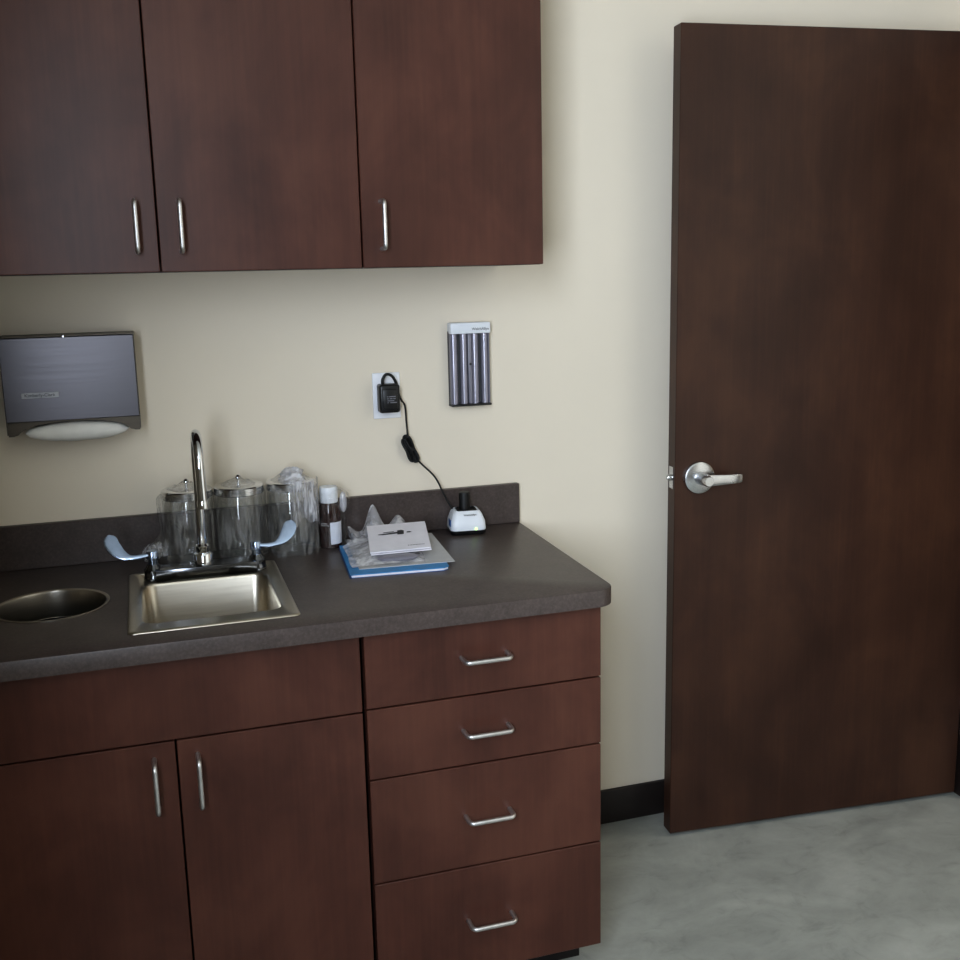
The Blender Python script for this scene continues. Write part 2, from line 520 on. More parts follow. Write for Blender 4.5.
# drawer base cabinet
dbc = thing('drawer_cabinet', 'cherry wood base cabinet with four drawers at the end of the counter', 'cabinet', (XS / 2, -0.3, 0))
carcass(XS + 0.0035, -0.0015, YF + 0.021, -0.002, TOE + 0.002, ZT - 0.001, dbc)
zs = [ZT - 0.006, 0.7146, 0.5627, 0.332, TOE]
for k, zc in enumerate((0.798, 0.640, 0.449, 0.2065)):
    d = front('drawer', XS + 0.002, 0.0016, zs[k + 1], zs[k], YF, dbc, 0.0018)
    pull(d, (-0.259, 0, zc), False, YF)
bm = B(); box(bm, XS + 0.004, -0.018, -0.535, -0.519, 0.0, TOE); box(bm, -0.034, -0.018, -0.519, -0.014, 0, TOE); obj('toe_kick', bm, 'toe_board', dbc, smooth=False)

# ------------------------------------------------------------------ countertop with sink and chute cut-outs
YFC = -0.6512
def outline(inset, z):
    r = 0.045 - inset
    x0, x1, y0, y1 = XL + 0.001, XC - 0.0125 - inset, YFC + inset, -0.001
    L = [(x0, y1, z), (x0, y0, z)]
    for k in range(9):
        a = -PI / 2 + (PI / 2) * k / 8
        L.append((x1 - r + r * math.cos(a), y0 + r + r * math.sin(a), z))
    L.append((x1 + 0.0125, y1, z))
    return L
SX0, SX1, SY0, SY1 = -0.942, -0.620, -0.587, -0.160      # sink rim
CHX, CHY, CHR = -1.0905, -0.330, 0.1085                   # round chute
def ring(cx, cy, r, z, n=40):
    return [(cx + r * math.cos(2 * PI * k / n), cy + r * math.sin(2 * PI * k / n), z) for k in range(n)]
bm = B()
hole1 = lambda z: rrect(SX0 + 0.012, SX1 - 0.012, SY0 + 0.012, SY1 - 0.012, 0.02, z, 4)
hole2 = lambda z: ring(CHX, CHY, CHR - 0.002, z)
def cap(outer, z):
    es = []
    for L in (outer, hole1(z), hole2(z)):
        vs = [bm.verts.new(p) for p in L]
        for i in range(len(vs)):
            es.append(bm.edges.new((vs[i], vs[(i + 1) % len(vs)])))
    bmesh.ops.triangle_fill(bm, use_beauty=True, edges=es)
cap(outline(0.003, H), H); cap(outline(0, H - CT), H - CT)
loft(bm, [outline(0.003, H), outline(0.0009, H - 0.0009), outline(0, H - 0.003), outline(0, H - CT)], False, False)
loft(bm, [hole1(H), hole1(H - CT)], False, False); loft(bm, [hole2(H), hole2(H - CT)], False, False)
bmesh.ops.remove_doubles(bm, verts=bm.verts, dist=1e-5)
ctop = obj('countertop', bm, 'counter_laminate', base=(-0.6, -0.3, H - CT))
tag(ctop, 'dark grey-brown laminate countertop with a rounded corner over the base cabinets', 'countertop')
bm = B(); box(bm, XL + 0.001, XC - 0.001, -0.0196, -0.001, H, H + 0.1035, 0.0015, 1)
obj('backsplash', bm, 'counter_laminate', ctop)

# ------------------------------------------------------------------ sink
bm = B()
Z = H
bx0, bx1, by0, by1 = -0.917, -0.646, -0.534, -0.242
loops = [rrect(SX0, SX1, SY0, SY1, 0.012, Z + 0.0006), rrect(SX0 + .001, SX1 - .001, SY0 + .001, SY1 - .001, 0.012, Z + 0.003),
         rrect(SX0 + .004, SX1 - .004, SY0 + .004, SY1 - .004, 0.011, Z + 0.0042),
         rrect(SX0 + .012, SX1 - .012, SY0 + .012, SY1 - .012, 0.012, Z + 0.0032),
         rrect(SX0 + .015, SX1 - .015, SY0 + .015, SY1 - .012, 0.014, Z + 0.0018),
         rrect(bx0, bx1, by0, by1, 0.030, Z + 0.0016), rrect(bx0 + .003, bx1 - .003, by0 + .003, by1 - .003, 0.029, Z - 0.001),
         rrect(bx0 + .006, bx1 - .006, by0 + .006, by1 - .006, 0.028, Z - 0.008),
         rrect(bx0 + .010, bx1 - .010, by0 + .010, by1 - .010, 0.028, Z - 0.10),
         rrect(bx0 + .016, bx1 - .016, by0 + .016, by1 - .016, 0.032, Z - 0.125),
         rrect(bx0 + .030, bx1 - .030, by0 + .030, by1 - .030, 0.045, Z - 0.137),
         rrect(bx0 + .10, bx1 - .10, by0 + .11, by1 - .11, 0.03, Z - 0.140)]
loft(bm, loops, False, True)
sink = obj('sink', bm, 'sink_steel', base=((SX0 + SX1) / 2, (SY0 + SY1) / 2, H), angle=50)
tag(sink, 'small square stainless steel bar sink set into the counter', 'sink')
bm = B(); lathe(bm, [(0.042, 0.0), (0.044, 0.002), (0.036, 0.003), (0.030, -0.004), (0.004, -0.006)], ((bx0 + bx1) / 2, (by0 + by1) / 2, H - 0.1395), 32, False, True)
obj('drain', bm, 'chrome', sink)

# ------------------------------------------------------------------ waste chute ring in the counter
bm = B()
lathe(bm, [(CHR + 0.004, 0.0004), (CHR + 0.004, 0.0016), (CHR + 0.001, 0.0022), (CHR - 0.003, 0.0005), (CHR - 0.004, -0.004), (CHR - 0.004, -0.058), (CHR - 0.0055, -0.058), (CHR - 0.0055, 0.0)][:7], (CHX, CHY, H), 56, False, False)
ch = obj('waste_chute', bm, 'brushed_steel', base=(CHX, CHY, H), angle=50)
tag(ch, 'round stainless steel waste chute opening in the counter left of the sink', 'waste chute')
bm = B(); lathe(bm, [(0.100, -0.52), (0.111, -0.064), (0.112, -0.060)], (CHX, CHY, H), 40, True, False)
obj('bin_liner', bm, 'black_rubber', ch)

# ------------------------------------------------------------------ faucet
fx, fy = -0.781, -0.220
Zr = H + 0.003
fau = thing('faucet', 'chrome gooseneck faucet with two wrist blade handles behind the sink', 'faucet', (fx, fy, Zr))
bm = B()
box(bm, -0.885, -0.668, fy - 0.031, fy + 0.026, Zr, Zr + 0.025, 0.0018, 2)
for cx in (-0.8885, -0.6655):
    lathe(bm, [(0.021, 0.0), (0.021, 0.006), (0.0195, 0.010), (0.0195, 0.022), (0.015, 0.028), (0.0115, 0.034)], (cx, fy, Zr), 24)
obj('faucet_base', bm, 'dark_reflection_chrome', fau)
bm = B()
lathe(bm, [(0.0205, 0.018), (0.0205, 0.046), (0.0185, 0.049), (0.0135, 0.050), (0.0135, 0.056), (0.0155, 0.059), (0.0155, 0.066), (0.0115, 0.070), (0.0115, 0.08)], (fx, fy, Zr), 28)
obj('collar', bm, 'chrome', fau)
bm = B()
R_ = 0.062
pts = [(fx, fy, Zr + 0.06), (fx, fy, Zr + 0.15), (fx, fy, 1.179)]
for k in range(1, 19):
    a = PI * k / 18
    pts.append((fx + 0.001 * k / 18, fy - R_ + R_ * math.cos(a), 1.179 + R_ * math.sin(a)))
pts.append((fx + 0.0015, fy - 2 * R_, 1.14)); pts.append((fx + 0.002, fy - 2 * R_, 1.108))
tube(bm, pts, 0.0102, 20)
obj('spout', bm, 'chrome', fau, angle=60)
bm = B(); lathe(bm, [(0.0112, 0.016), (0.0118, 0.014), (0.0118, 0.0), (0.009, -0.001), (0.006, 0.002)], (fx + 0.002, fy - 2 * R_, 1.094), 24)
obj('aerator', bm, 'chrome', fau)
def spow(v, e):
    return math.copysign(abs(v) ** e, v)
def blade(ctrl, hub, nrm):
    h = B()
    lathe(h, [(0.0095, 0.030), (0.0095, 0.044), (0.0125, 0.0455), (0.0125, 0.062), (0.011, 0.064)], (hub[0], hub[1], Zr), 20)
    P = spline(ctrl, 6)
    n = len(P); loops = []
    for i, p in enumerate(P):
        t = (P[min(i + 1, n - 1)] - P[max(i - 1, 0)]).normalized()
        s = i / (n - 1)
        if s < 0.4: w = 0.0042 + 0.004 * s
        else:
            q = (s - 0.4) / 0.6
            w = 0.0058 + 0.0095 * min(1, q * 1.9) ** 0.8
            if q > 0.78: w *= math.sqrt(max(0.02, 1 - ((q - 0.78) / 0.22) ** 2))
        th = 0.0042 * (1 - s) + 0.0011
        wd = t.cross(nrm).normalized(); nn = wd.cross(t).normalized()
        loops.append([tuple(p + wd * w * spow(math.cos(2 * PI * k / 20), 0.8) + nn * th * spow(math.sin(2 * PI * k / 20), 0.25)) for k in range(20)])
    loft(h, loops)
    return obj('handle', h, 'blade_sky_tint_chrome', fau, angle=40)
def blade_path(hx_, pts, nr):
    """a path lying in the plane facing nr, so that the paddle stays flat"""
    return [(hx_ + dx, fy - 0.004 - (dx * nr.x + (z - 0.974) * nr.z) / nr.y, z) for dx, z in pts]
NL = Vector((0.03, -0.84, 0.52)).normalized(); NR = Vector((-0.06, -0.84, 0.52)).normalized()
blade(blade_path(-0.8885, [(-.001, .975), (-.024, .973), (-.047, .974), (-.066, .983), (-.080, 1.000), (-.087, 1.021)], NL), (-0.8885, fy), NL)
blade(blade_path(-0.6655, [(.001, .974), (.022, .972), (.044, .974), (.062, .984), (.076, 1.000), (.084, 1.019)], NR), (-0.6655, fy), NR)

# ------------------------------------------------------------------ jars wrapped in clear plastic
def wrap_bm(c, r, h, seed, flap=None, top=0.02, xlim=(-9, 9)):
    b_ = B()
    seg, rows = 72, 34
    loops = []
    for j in range(rows + 1):
        v = j / rows
        L = []
        for i in range(seg):
            a = 2 * PI * i / seg
            n1 = noise.noise(Vector((math.cos(a) * 2.2 + seed, math.sin(a) * 2.2, v * 1.6 + seed)))
            n2 = noise.noise(Vector((math.cos(a) * 7 + seed, math.sin(a) * 7, v * 3.0)))
            rr = r + 0.006 + 0.010 * max(0, n1) + 0.0035 * n2
            z = 0.001 + v * (h + 0.004)
            if v > 0.86:
                q = (v - 0.86) / 0.14
                rr = rr * (1 - 0.62 * q ** 1.3)
                z = 0.001 + (h + 0.004) * 0.86 + q * (0.14 * h + top - 0.012 + 0.008 * n1)
            if flap:
                d = math.cos(a - flap[0])
                if d > 0.6: rr += flap[1] * ((d - 0.6) / 0.4) ** 2 * math.exp(-((v - flap[2]) / 0.16) ** 2)
            L.append((min(max(c[0] + rr * math.cos(a), xlim[0]), xlim[1]), min(c[1] + rr * math.sin(a), -0.0206), c[2] + z))
        loops.append(L)
    loft(b_, loops, False, True)
    return b_
JR, JH = 0.0565, 0.158
def make_jar(c, label):
    j = thing('glass_jar', label, 'jar', c, 'wrapped glass jars')
    b_ = B()
    lathe(b_, [(0.020, 0.003), (JR - 0.006, 0.002), (JR, 0.008), (JR, JH - 0.02), (JR - 0.002, JH - 0.01), (JR - 0.006, JH - 0.004), (JR - 0.006, JH + 0.002),
               (JR - 0.009, JH + 0.002), (JR - 0.009, JH - 0.006), (JR - 0.004, JH - 0.022), (JR - 0.004, 0.012), (0.02, 0.008)], c, 48, True, True)
    obj('jar_body', b_, 'jar_glass', j)
    b_ = B()
    lathe(b_, [(JR - 0.0005, JH - 0.004), (JR + 0.001, JH - 0.002), (JR + 0.001, JH + 0.013), (JR - 0.001, JH + 0.0155), (JR - 0.012, JH + 0.0175), (0.006, JH + 0.019)], c, 48, True, True)
    lid = obj('lid', b_, 'lid_steel', j)
    b_ = B()
    lathe(b_, [(0.003, JH + 0.018), (0.003, JH + 0.028), (0.0062, JH + 0.031), (0.0068, JH + 0.035), (0.003, JH + 0.039)], c, 16)
    obj('knob', b_, 'lid_steel', lid)
    return j
JC = [(-0.802, -0.094, H), (-0.685, -0.092, H), (-0.564, -0.085, H)]
JL = ['clear glass jar in plastic wrap behind the faucet spout, furthest from the bottle',
      'middle glass jar of three in plastic wrap, between the spout and the right blade handle',
      'clear glass jar in crumpled plastic wrap right beside the brown bottle']
first = make_jar(JC[0], JL[0])
jars = [first]
for c, l in zip(JC[1:], JL[1:]):
    j = first.copy(); COL.objects.link(j); j.location = c; j['label'] = l; ROOT[j.name] = c
    for chd in first.children:
        q = chd.copy(); COL.objects.link(q); q.parent = j
        for g in chd.children:
            r = g.copy(); COL.objects.link(r); r.parent = q
    jars.append(j)
obj('plastic_wrap', wrap_bm(JC[0], JR, JH + .02, 1.3, (PI * 1.02, 0.045, 0.16), 0.014, (-9, -0.7440)), 'clear_wrap', jars[0], angle=80)
b_ = B()
loops = []
for j in range(13):
    v = -1 + 2 * j / 12
    L = []
    for i in range(28):
        a = 2 * PI * i / 28
        n1 = noise.noise(Vector((math.cos(a) * 2.5 + 8, math.sin(a) * 2.5, v * 2.5)))
        q = math.sqrt(max(0, 1 - v * v)) + .02
        rr = q * (1 + 0.5 * n1)
        L.append((JC[0][0] - 0.086 + 0.026 * v + 0.002 * n1, JC[0][1] + 0.012 + 0.016 * rr * math.cos(a), H + 0.030 + 0.006 * v + 0.020 * rr * math.sin(a)))
    loops.append(L)
loft(b_, loops)
obj('gathered_wrap', b_, 'fold_film', jars[0], angle=80)
obj('plastic_wrap', wrap_bm(JC[1], JR - .002, JH + .02, 5.1, None, 0.016, (-0.7430, -0.6249)), 'clear_wrap', jars[1], angle=80)
obj('plastic_wrap', wrap_bm(JC[2], JR, JH + .02, 9.7, (0.1, 0.012, 0.6), 0.018, (-0.6241, -0.5045)), 'clear_wrap', jars[2], angle=80)
# bunched, milky top of the wrap on the last jar
b_ = B()
c = JC[2]
loops = []
for j in range(15):
    v = j / 14
    L = []
    for i in range(40):
        a = 2 * PI * i / 40
        n1 = noise.noise(Vector((math.cos(a) * 3, math.sin(a) * 3, v * 4 + 2)))
        rr = 0.036 * math.sqrt(max(0.0, 1 - v ** 2)) * (1 + 0.35 * n1) + 0.003
        L.append((c[0] + 0.004 + rr * math.cos(a) * 0.75, c[1] - 0.004 + rr * math.sin(a) * 0.8, c[2] + JH + 0.018 + 0.026 * v + 0.008 * n1 * v))
    loops.append(L)
loft(b_, loops, False, True)
obj('gathered_wrap', b_, 'bag_film', jars[2], angle=80)
# loose folds hanging down the front of the last jar
b_ = B()
rows = []
for j in range(19):
    v = j / 18
    row = []
    for i in range(17):
        u = i / 16
        a = math.radians(-100 + 85 * u)
        n1 = noise.noise(Vector((u * 6, v * 1.2, 4.4)))
        rr = 0.070 + 0.010 * n1 + 0.004 * math.sin(u * 23)
        row.append((min(c[0] + rr * math.cos(a), -0.5048), c[1] + rr * math.sin(a), c[2] + 0.182 - v * (0.10 + 0.02 * n1)))
    rows.append(row)
loft(b_, rows, False, False, closed=False)
obj('wrap_fold', b_, 'fold_film', jars[2], angle=80)

# ------------------------------------------------------------------ brown bottle
bc = (-0.4745, -0.082, H)
bt = thing('bottle', 'brown bottle with white cap and white label beside the wrapped jars', 'bottle', bc)
b_ = B(); lathe(b_, [(0.010, 0.001), (0.0245, 0.0005), (0.027, 0.004), (0.027, 0.088), (0.025, 0.100), (0.0195, 0.110), (0.0185, 0.116)], bc, 36)
obj('bottle_body', b_, 'amber_bottle', bt)
b_ = B(); lathe(b_, [(0.0215, 0.112), (0.0222, 0.114), (0.0222, 0.146), (0.0205, 0.150), (0.004, 0.1505)], bc, 36); obj('cap', b_, 'white_plastic', bt)
b_ = B()
rows = []
for z in (0.012, 0.066):
    rows.append([(bc[0] + 0.0275 * math.cos(math.radians(a)), bc[1] + 0.0275 * math.sin(math.radians(a)), bc[2] + z) for a in range(-98, 31, 8)])
loft(b_, rows, False, False, closed=False)
lab = obj('bottle_label', b_, 'bottle_label', bt)
b_ = B()
for k, (a0, a1, z0) in enumerate(((-150, -122, 0.058), (-119, -104, 0.058), (-146, -112, 0.0625))):
    loft(b_, [[(bc[0] + 0.0276 * math.cos(math.radians(a0 + (a1 - a0) * q / 6)), bc[1] + 0.0276 * math.sin(math.radians(a0 + (a1 - a0) * q / 6)), bc[2] + zz) for q in range(7)] for zz in (z0, z0 + 0.0026)], False, False, closed=False)
obj('print', b_, 'pale_ink', bt)
obj('plastic_wrap', wrap_bm((bc[0] + 0.006, bc[1], bc[2]), 0.027, 0.145, 3.3, (0.15, 0.014, 0.75), 0.010, (-0.5038, 9)), 'bottle_film', bt, angle=80)
b_ = B()
loops = []
for j in range(11):
    v = -1 + 2 * j / 10
    rr = math.sqrt(max(0.0, 1 - v * v))
    loops.append([(bc[0] + 0.0355 + 0.009 * (rr + .03) * math.cos(2 * PI * i / 18), bc[1] + 0.004 + 0.008 * (rr + .03) * math.sin(2 * PI * i / 18), bc[2] + 0.108 + 0.026 * v) for i in range(18)])
loft(b_, loops)
obj('wrap_bunch', b_, 'bag_film', bt)

# ------------------------------------------------------------------ folder, sheet, plastic bag and booklet
def quad_slab(name, corners, th, mat, parent=None, base=None, n=1):
    b_ = B()
    lo = [Vector(c_) for c_ in corners]; hi = [c_ + Vector((0, 0, th)) for c_ in lo]
    loft(b_, [[tuple(p) for p in lo], [tuple(p) for p in hi]])
    return obj(name, b_, mat, parent, base or (0, 0, 0), smooth=False)
A = Vector((-0.482, -0.372, 0)); Bx = Vector((-0.263, -0.391, 0))
ex = (Bx - A).normalized(); ey = Vector((-ex.y, ex.x, 0))
def FP(u, v, z):
    p = A + ex * u + ey * v
    return (p.x, p.y, H + z)
fw, fl = 0.220, 0.262
fbase = FP(fw / 2, fl / 2, 0)
b_ = B()
loft(b_, [[FP(0, 0, z), FP(fw - .012, 0, z), FP(fw, .010, z), FP(fw, fl, z), FP(0, fl, z)] for z in (0.0065, 0.0085)])
fol = obj('folder', b_, 'blue_card', base=fbase, smooth=False)
tag(fol, 'blue folder with white edges lying at the bottom of the papers pile', 'folder')
b_ = B()
loft(b_, [[FP(.003, .0015, z), FP(fw - .014, .0015, z), FP(fw - .002, .011, z), FP(fw - .002, fl - .002, z), FP(.003, fl - .002, z)] for z in (0.0015, 0.0063)])
obj('page_block', b_, 'white_paper', fol, smooth=False)
b_ = B()
loft(b_, [[FP(-.001, 0.001, z), FP(fw - .013, .001, z), FP(fw - .001, .011, z), FP(fw - .001, fl, z), FP(-.001, fl, z)] for z in (0.0, 0.0014)])
obj('back_cover', b_, 'blue_print', fol, smooth=False)
# white sheet
A2 = Vector((-0.4555, -0.339, 0)); B2 = Vector((-0.2405, -0.3545, 0))
e2 = (B2 - A2).normalized(); n2v = Vector((-e2.y, e2.x, 0))
def SP(u, v, z):
    p = A2 + e2 * u + n2v * v
    return (p.x, p.y, H + z)
b_ = B()
loft(b_, [[SP(0, 0, z), SP(.2155, 0, z), SP(.2155, .275, z), SP(0, .275, z)] for z in (0.0087, 0.0099)])
sh = obj('paper_sheet', b_, 'grey_paper', base=SP(.108, .138, 0.0087), smooth=False)
tag(sh, 'pale grey paper sheet lying on the blue folder under the booklet', 'paper')
# crumpled plastic bag lying over the sheet
def bag_height(u, v):
    n1 = noise.noise(Vector((u * 4.5, v * 4.5, 1.7))); n2_ = noise.noise(Vector((u * 12, v * 12, 6.1)))
    e = min(u, 1 - u, v, 1 - v)
    env = min(1, e * 6)
    puff = 0.024 * math.exp(-(((u - 0.47) / 0.33) ** 2 + ((v - 0.40) / 0.32) ** 2) * 1.2)
    return puff, env, n1, n2_
b_ = B()
rows = []
NU, NV = 36, 44
for j in range(NV + 1):
    v = j / NV
    row = []
    for i in range(NU + 1):
        u = i / NU
        puff, env, n1, n2_ = bag_height(u, v)
        z = 0.0105 + puff * 1.0 + env * (0.006 * abs(n1) + 0.003 * abs(n2_)) + 0.002 * abs(n2_)
        if v > 0.68:
            q = (v - 0.68) / 0.32
            z += 0.080 * q ** 1.2 * math.exp(-((u - 0.47) / 0.13) ** 2) + 0.050 * q * math.exp(-((u - 0.80) / 0.13) ** 2) + 0.030 * q * math.exp(-((u - 0.12) / 0.12) ** 2)
        rg = 1 - abs(noise.noise(Vector((u * 7.5, v * 7.5, 9.3)))) * 2
        z += (0.004 + (0.016 if v > 0.6 else 0.0) * (v - 0.6) / 0.4) * rg * env
        p = SP(-0.014 + 0.004 * n1 + u * (0.165 + 0.02 * v), 0.012 + v * 0.272 + 0.006 * n1, z)
        if -0.45 < p[0] < -0.235 and p[1] < -0.10:
            p = (p[0], p[1], max(H + 0.0103, min(p[2], H + 0.033 + (p[1] + 0.295) / 0.172 * 0.020 - 0.0085)))
        if p[1] > -0.135: p = (max(p[0], -0.428), p[1], p[2])
        row.append(p)
    rows.append(row)
loft(b_, rows, False, False, closed=False)
bag = obj('plastic_bag', b_, 'bag_film', base=SP(.1, .14, 0.0105), angle=28)
tag(bag, 'crumpled clear plastic bag lying on the papers, under the booklet', 'bag')
# dark wrapped item inside the bag
b_ = B()
loops = []
for k in range(9):
    s = k / 8
    r0 = 0.0072 * math.sqrt(max(0.05, 1 - (2 * s - 1) ** 4))
    cpt = Vector(SP(0.045 + 0.095 * s, 0.040 + 0.004 * s, 0.0182))
    loops.append([tuple(cpt + n2v * 0.022 * (r0 / 0.0072) * math.cos(2 * PI * i / 16) + Vector((0, 0, 1)) * r0 * math.sin(2 * PI * i / 16)) for i in range(16)])
loft(b_, loops)
it = obj('wrapped_instrument', b_, 'tray_grey', base=SP(.09, .05, 0.0105))
tag(it, 'grey bagged item showing just below the front edge of the white booklet', 'instrument')
# booklet
K = [Vector((-0.392, -0.120, H + 0.053)), Vector((-0.249, -0.125, H + 0.053)), Vector((-0.2800, -0.296, H + 0.033)), Vector((-0.4205, -0.293, H + 0.033))]  # back-left, back-right, front-right, front-left
kx = ((K[2] - K[3]) + (K[1] - K[0])).normalized()
ky = ((K[0] - K[3]) + (K[1] - K[2])).normalized()
kn = kx.cross(ky).normalized()
def KP(u, v, h=0.0):
    p = (K[3] * (1 - u) + K[2] * u) * (1 - v) + (K[0] * (1 - u) + K[1] * u) * v
    return p + kn * h
bkt = None
b_ = B()
def leaf(b_, h0, h1, du, dv, bow):
    rows_lo, rows_hi = [], []
    for j in range(9):
        v = j / 8
        bo = bow * math.sin(PI * v)
        rows_lo.append([tuple(KP(u / 6 + du, v + dv, h0 + bo)) for u in range(7)])
        rows_hi.append([tuple(KP(u / 6 + du, v + dv, h1 + bo)) for u in range(7)])
    ring_lo = rows_lo[0] + [r[-1] for r in rows_lo[1:-1]] + rows_lo[-1][::-1] + [r[0] for r in rows_lo[-2:0:-1]]
    ring_hi = rows_hi[0] + [r[-1] for r in rows_hi[1:-1]] + rows_hi[-1][::-1] + [r[0] for r in rows_hi[-2:0:-1]]
    loft(b_, rows_lo, False, False, closed=False); loft(b_, rows_hi, False, False, closed=False)
    loft(b_, [ring_lo, ring_hi], False, False)
leaf(b_, -0.0032, -0.0005, 0, 0, 0.0)
bkt = obj('booklet', b_, 'white_paper', base=tuple(KP(.5, .5, -0.0032)), smooth=False)
tag(bkt, 'white instruction booklet with an instrument drawing on top of the papers pile', 'booklet')
b_ = B(); leaf(b_, -0.0068, -0.0046, 0.012, -0.02, 0.0)
obj('back_pages', b_, 'white_paper', bkt, smooth=False)
def kflat(b_, pts, h=0.0001, th=0.0003):
    loft(b_, [[tuple(KP(u, v, h)) for u, v in pts], [tuple(KP(u, v, h + th)) for u, v in pts]])
def kell(cx, cy, rx, ry, rot=0, n=16):
    out = []
    for i in range(n):
        a = 2 * PI * i / n
        x, y = rx * math.cos(a), ry * math.sin(a)
        out.append((cx + x * math.cos(rot) - y * math.sin(rot), cy + x * math.sin(rot) + y * math.cos(rot)))
    return out
b_ = B()
kflat(b_, [(.17, .60), (.24, .585), (.50, .60), (.52, .63), (.49, .655), (.24, .62), (.17, .615)])
kflat(b_, [(.26, .66), (.44, .67), (.44, .69), (.26, .675)])
kflat(b_, [(.49, .56), (.60, .56), (.61, .69), (.57, .72), (.50, .71)])
kflat(b_, [(.65, .605), (.70, .60), (.74, .62), (.70, .645), (.66, .64)])
obj('drawing', b_, 'dark_ink', bkt, smooth=False)
b_ = B()
x = 0.63
random.seed(3)
while x < 0.90:
    w_ = random.uniform(.018, .05)
    kflat(b_, [(x, .115), (x + w_, .115), (x + w_, .133), (x, .133)]); x += w_ + .012
obj('print', b_, 'grey_ink', bkt, smooth=False)

# ------------------------------------------------------------------ charger with handle
cb = (-0.124, -0.062, H)
cg = thing('charger', 'small white charging stand with black handle socket and green light on the counter', 'charger', cb)
def crr(hw, hd, r, z, dy=0.0):
    return rrect(cb[0] - hw, cb[0] + hw, cb[1] + dy - hd, cb[1] + dy + hd, r, H + z, 5)
CR = Matrix.Translation(Vector(cb)) @ Matrix.Scale(1.06, 4) @ Matrix.Rotation(math.radians(-7), 4, 'Z') @ Matrix.Translation(-Vector(cb))
b_ = B(); t = bmesh.new()
loft(t, [crr(.040, .035, .012, 0.0), crr(.0425, .0375, .014, .004), crr(.0425, .0375, .014, .0105)]); merge(b_, t, CR)
obj('base', b_, 'black_plastic', cg)
b_ = B(); t = bmesh.new()
loft(t, [crr(.0425, .0375, .014, .0105), crr(.043, .038, .014, .014), crr(.0415, .037, .014, .030), crr(.036, .032, .013, .046, .002), crr(.031, .029, .011, .0535, .003), crr(.0275, .0255, .009, .0555, .003), crr(.0265, .0245, .008, .0545, .003)]); merge(b_, t, CR)
obj('housing', b_, 'white_plastic', cg)
b_ = B(); t = bmesh.new(); loft(t, [crr(.0235, .0215, .006, .0548, .003), crr(.0235, .0215, .006, .0564, .003), crr(.0195, .018, .005, .0570, .003), crr(.019, .0175, .005, .0550, .003)]); merge(b_, t, CR)
obj('socket', b_, 'black_plastic', cg)
b_ = B(); lathe(b_, [(0.0135, 0.054), (0.0135, 0.099), (0.0125, 0.102), (0.006, 0.1025)], (cb[0] - 0.003, cb[1] + 0.004, H), 24)
obj('handset', b_, 'black_rubber', cg)
b_ = B(); t = bmesh.new(); lathe(t, [(0.0035, 0.0), (0.003, -0.0015), (0.001, -0.002)], (cb[0] + 0.017, cb[1] - 0.0385, H + 0.0145), 14, axis='Y'); merge(b_, t, CR)
obj('indicator_light', b_, 'green_light', cg)
b_ = B(); t = bmesh.new()
loft(t, [[(cb[0] - 0.0415, cb[1] + dy, H + z) for dy, z in pts] + [] for pts in ([(-.028, .020), (-.004, .020), (-.004, .036), (-.028, .036)],)] + [[(cb[0] - 0.0432, cb[1] + dy, H + z) for dy, z in ((-.028, .020), (-.004, .020), (-.004, .036), (-.028, .036))]]); merge(b_, t, CR)
obj('side_label', b_, 'blue_print', cg, smooth=False)
b_ = B()
MT = CR @ Matrix.Translation((cb[0] + .004, cb[1] - .0332, H + .0475)) @ Matrix.Rotation(math.radians(48), 4, 'X')
t = text_bm('WelchAllyn', 0.030, MT); merge(b_, t)
obj('lettering', b_, 'dark_ink', cg, smooth=False)

# ------------------------------------------------------------------ wall outlet, power adapter and cord
XO, ZO = -0.3046, 1.2673
ol = thing('wall_outlet', 'white wall outlet plate above the counter holding the black adapter', 'outlet', (XO, 0, ZO))
b_ = B(); box(b_, XO - .0349, XO + .0349, -.006, 0, ZO - .057, ZO + .057, .0028, 2); obj('plate', b_, 'plate_white', ol)
for dz in (0.0195, -0.0195):
    b_ = B(); loops = []
    for y in (-.0058, -.0082, -.0086):
        k_ = 1.0 if y > -.0085 else 0.96
        loops.append([(XO + px * k_, y, ZO + dz + pz * k_) for px, pz, _ in rrect(-.017, .017, -.014, .014, .011, 0)])
    loft(b_, loops)
    obj('receptacle', b_, 'white_plastic', ol)
b_ = B(); lathe(b_, [(.003, -.0058), (.003, -.0072), (.0015, -.0076)], (XO, 0, ZO), 12, axis='Y'); obj('screw', b_, 'satin_nickel', ol)

ad = thing('power_adapter', 'black plug-in power adapter in the wall outlet with a bundled cord', 'power adapter', (-0.304, -0.01, 1.262))
ax0, ax1, az0, az1 = -0.3310, -0.2800, 1.2285, 1.2985
b_ = B()
box(b_, ax0, ax1, -.046, -.0088, az0, az1, .006, 3); box(b_, ax0 + .008, ax1 - .008, -.0485, -.044, az0 + .008, az1 - .012, .002, 2)
obj('adapter_body', b_, 'black_plastic', ad)
b_ = B()
for k, (xa, xb, zz) in enumerate(((-.314, -.310, 1.268), (-.3085, -.292, 1.268), (-.314, -.309, 1.263), (-.307, -.300, 1.263), (-.298, -.292, 1.263), (-.313, -.310, 1.2535), (-.306, -.289, 1.2535), (-.313, -.296, 1.258))):
    box(b_, xa, xb, -.0489, -.0484, zz, zz + .0022)
obj('print', b_, 'grey_ink', ad, smooth=False)
cord_pts = spline([(-.319, -.028, 1.296), (-.319, -.030, 1.310), (-.310, -.031, 1.322), (-.296, -.030, 1.318), (-.285, -.027, 1.300), (-.279, -.025, 1.275), (-.272, -.021, 1.256), (-.262, -.016, 1.240), (-.259, -.013, 1.20), (-.258, -.014, 1.180), (-.257, -.016, 1.158)], 7)
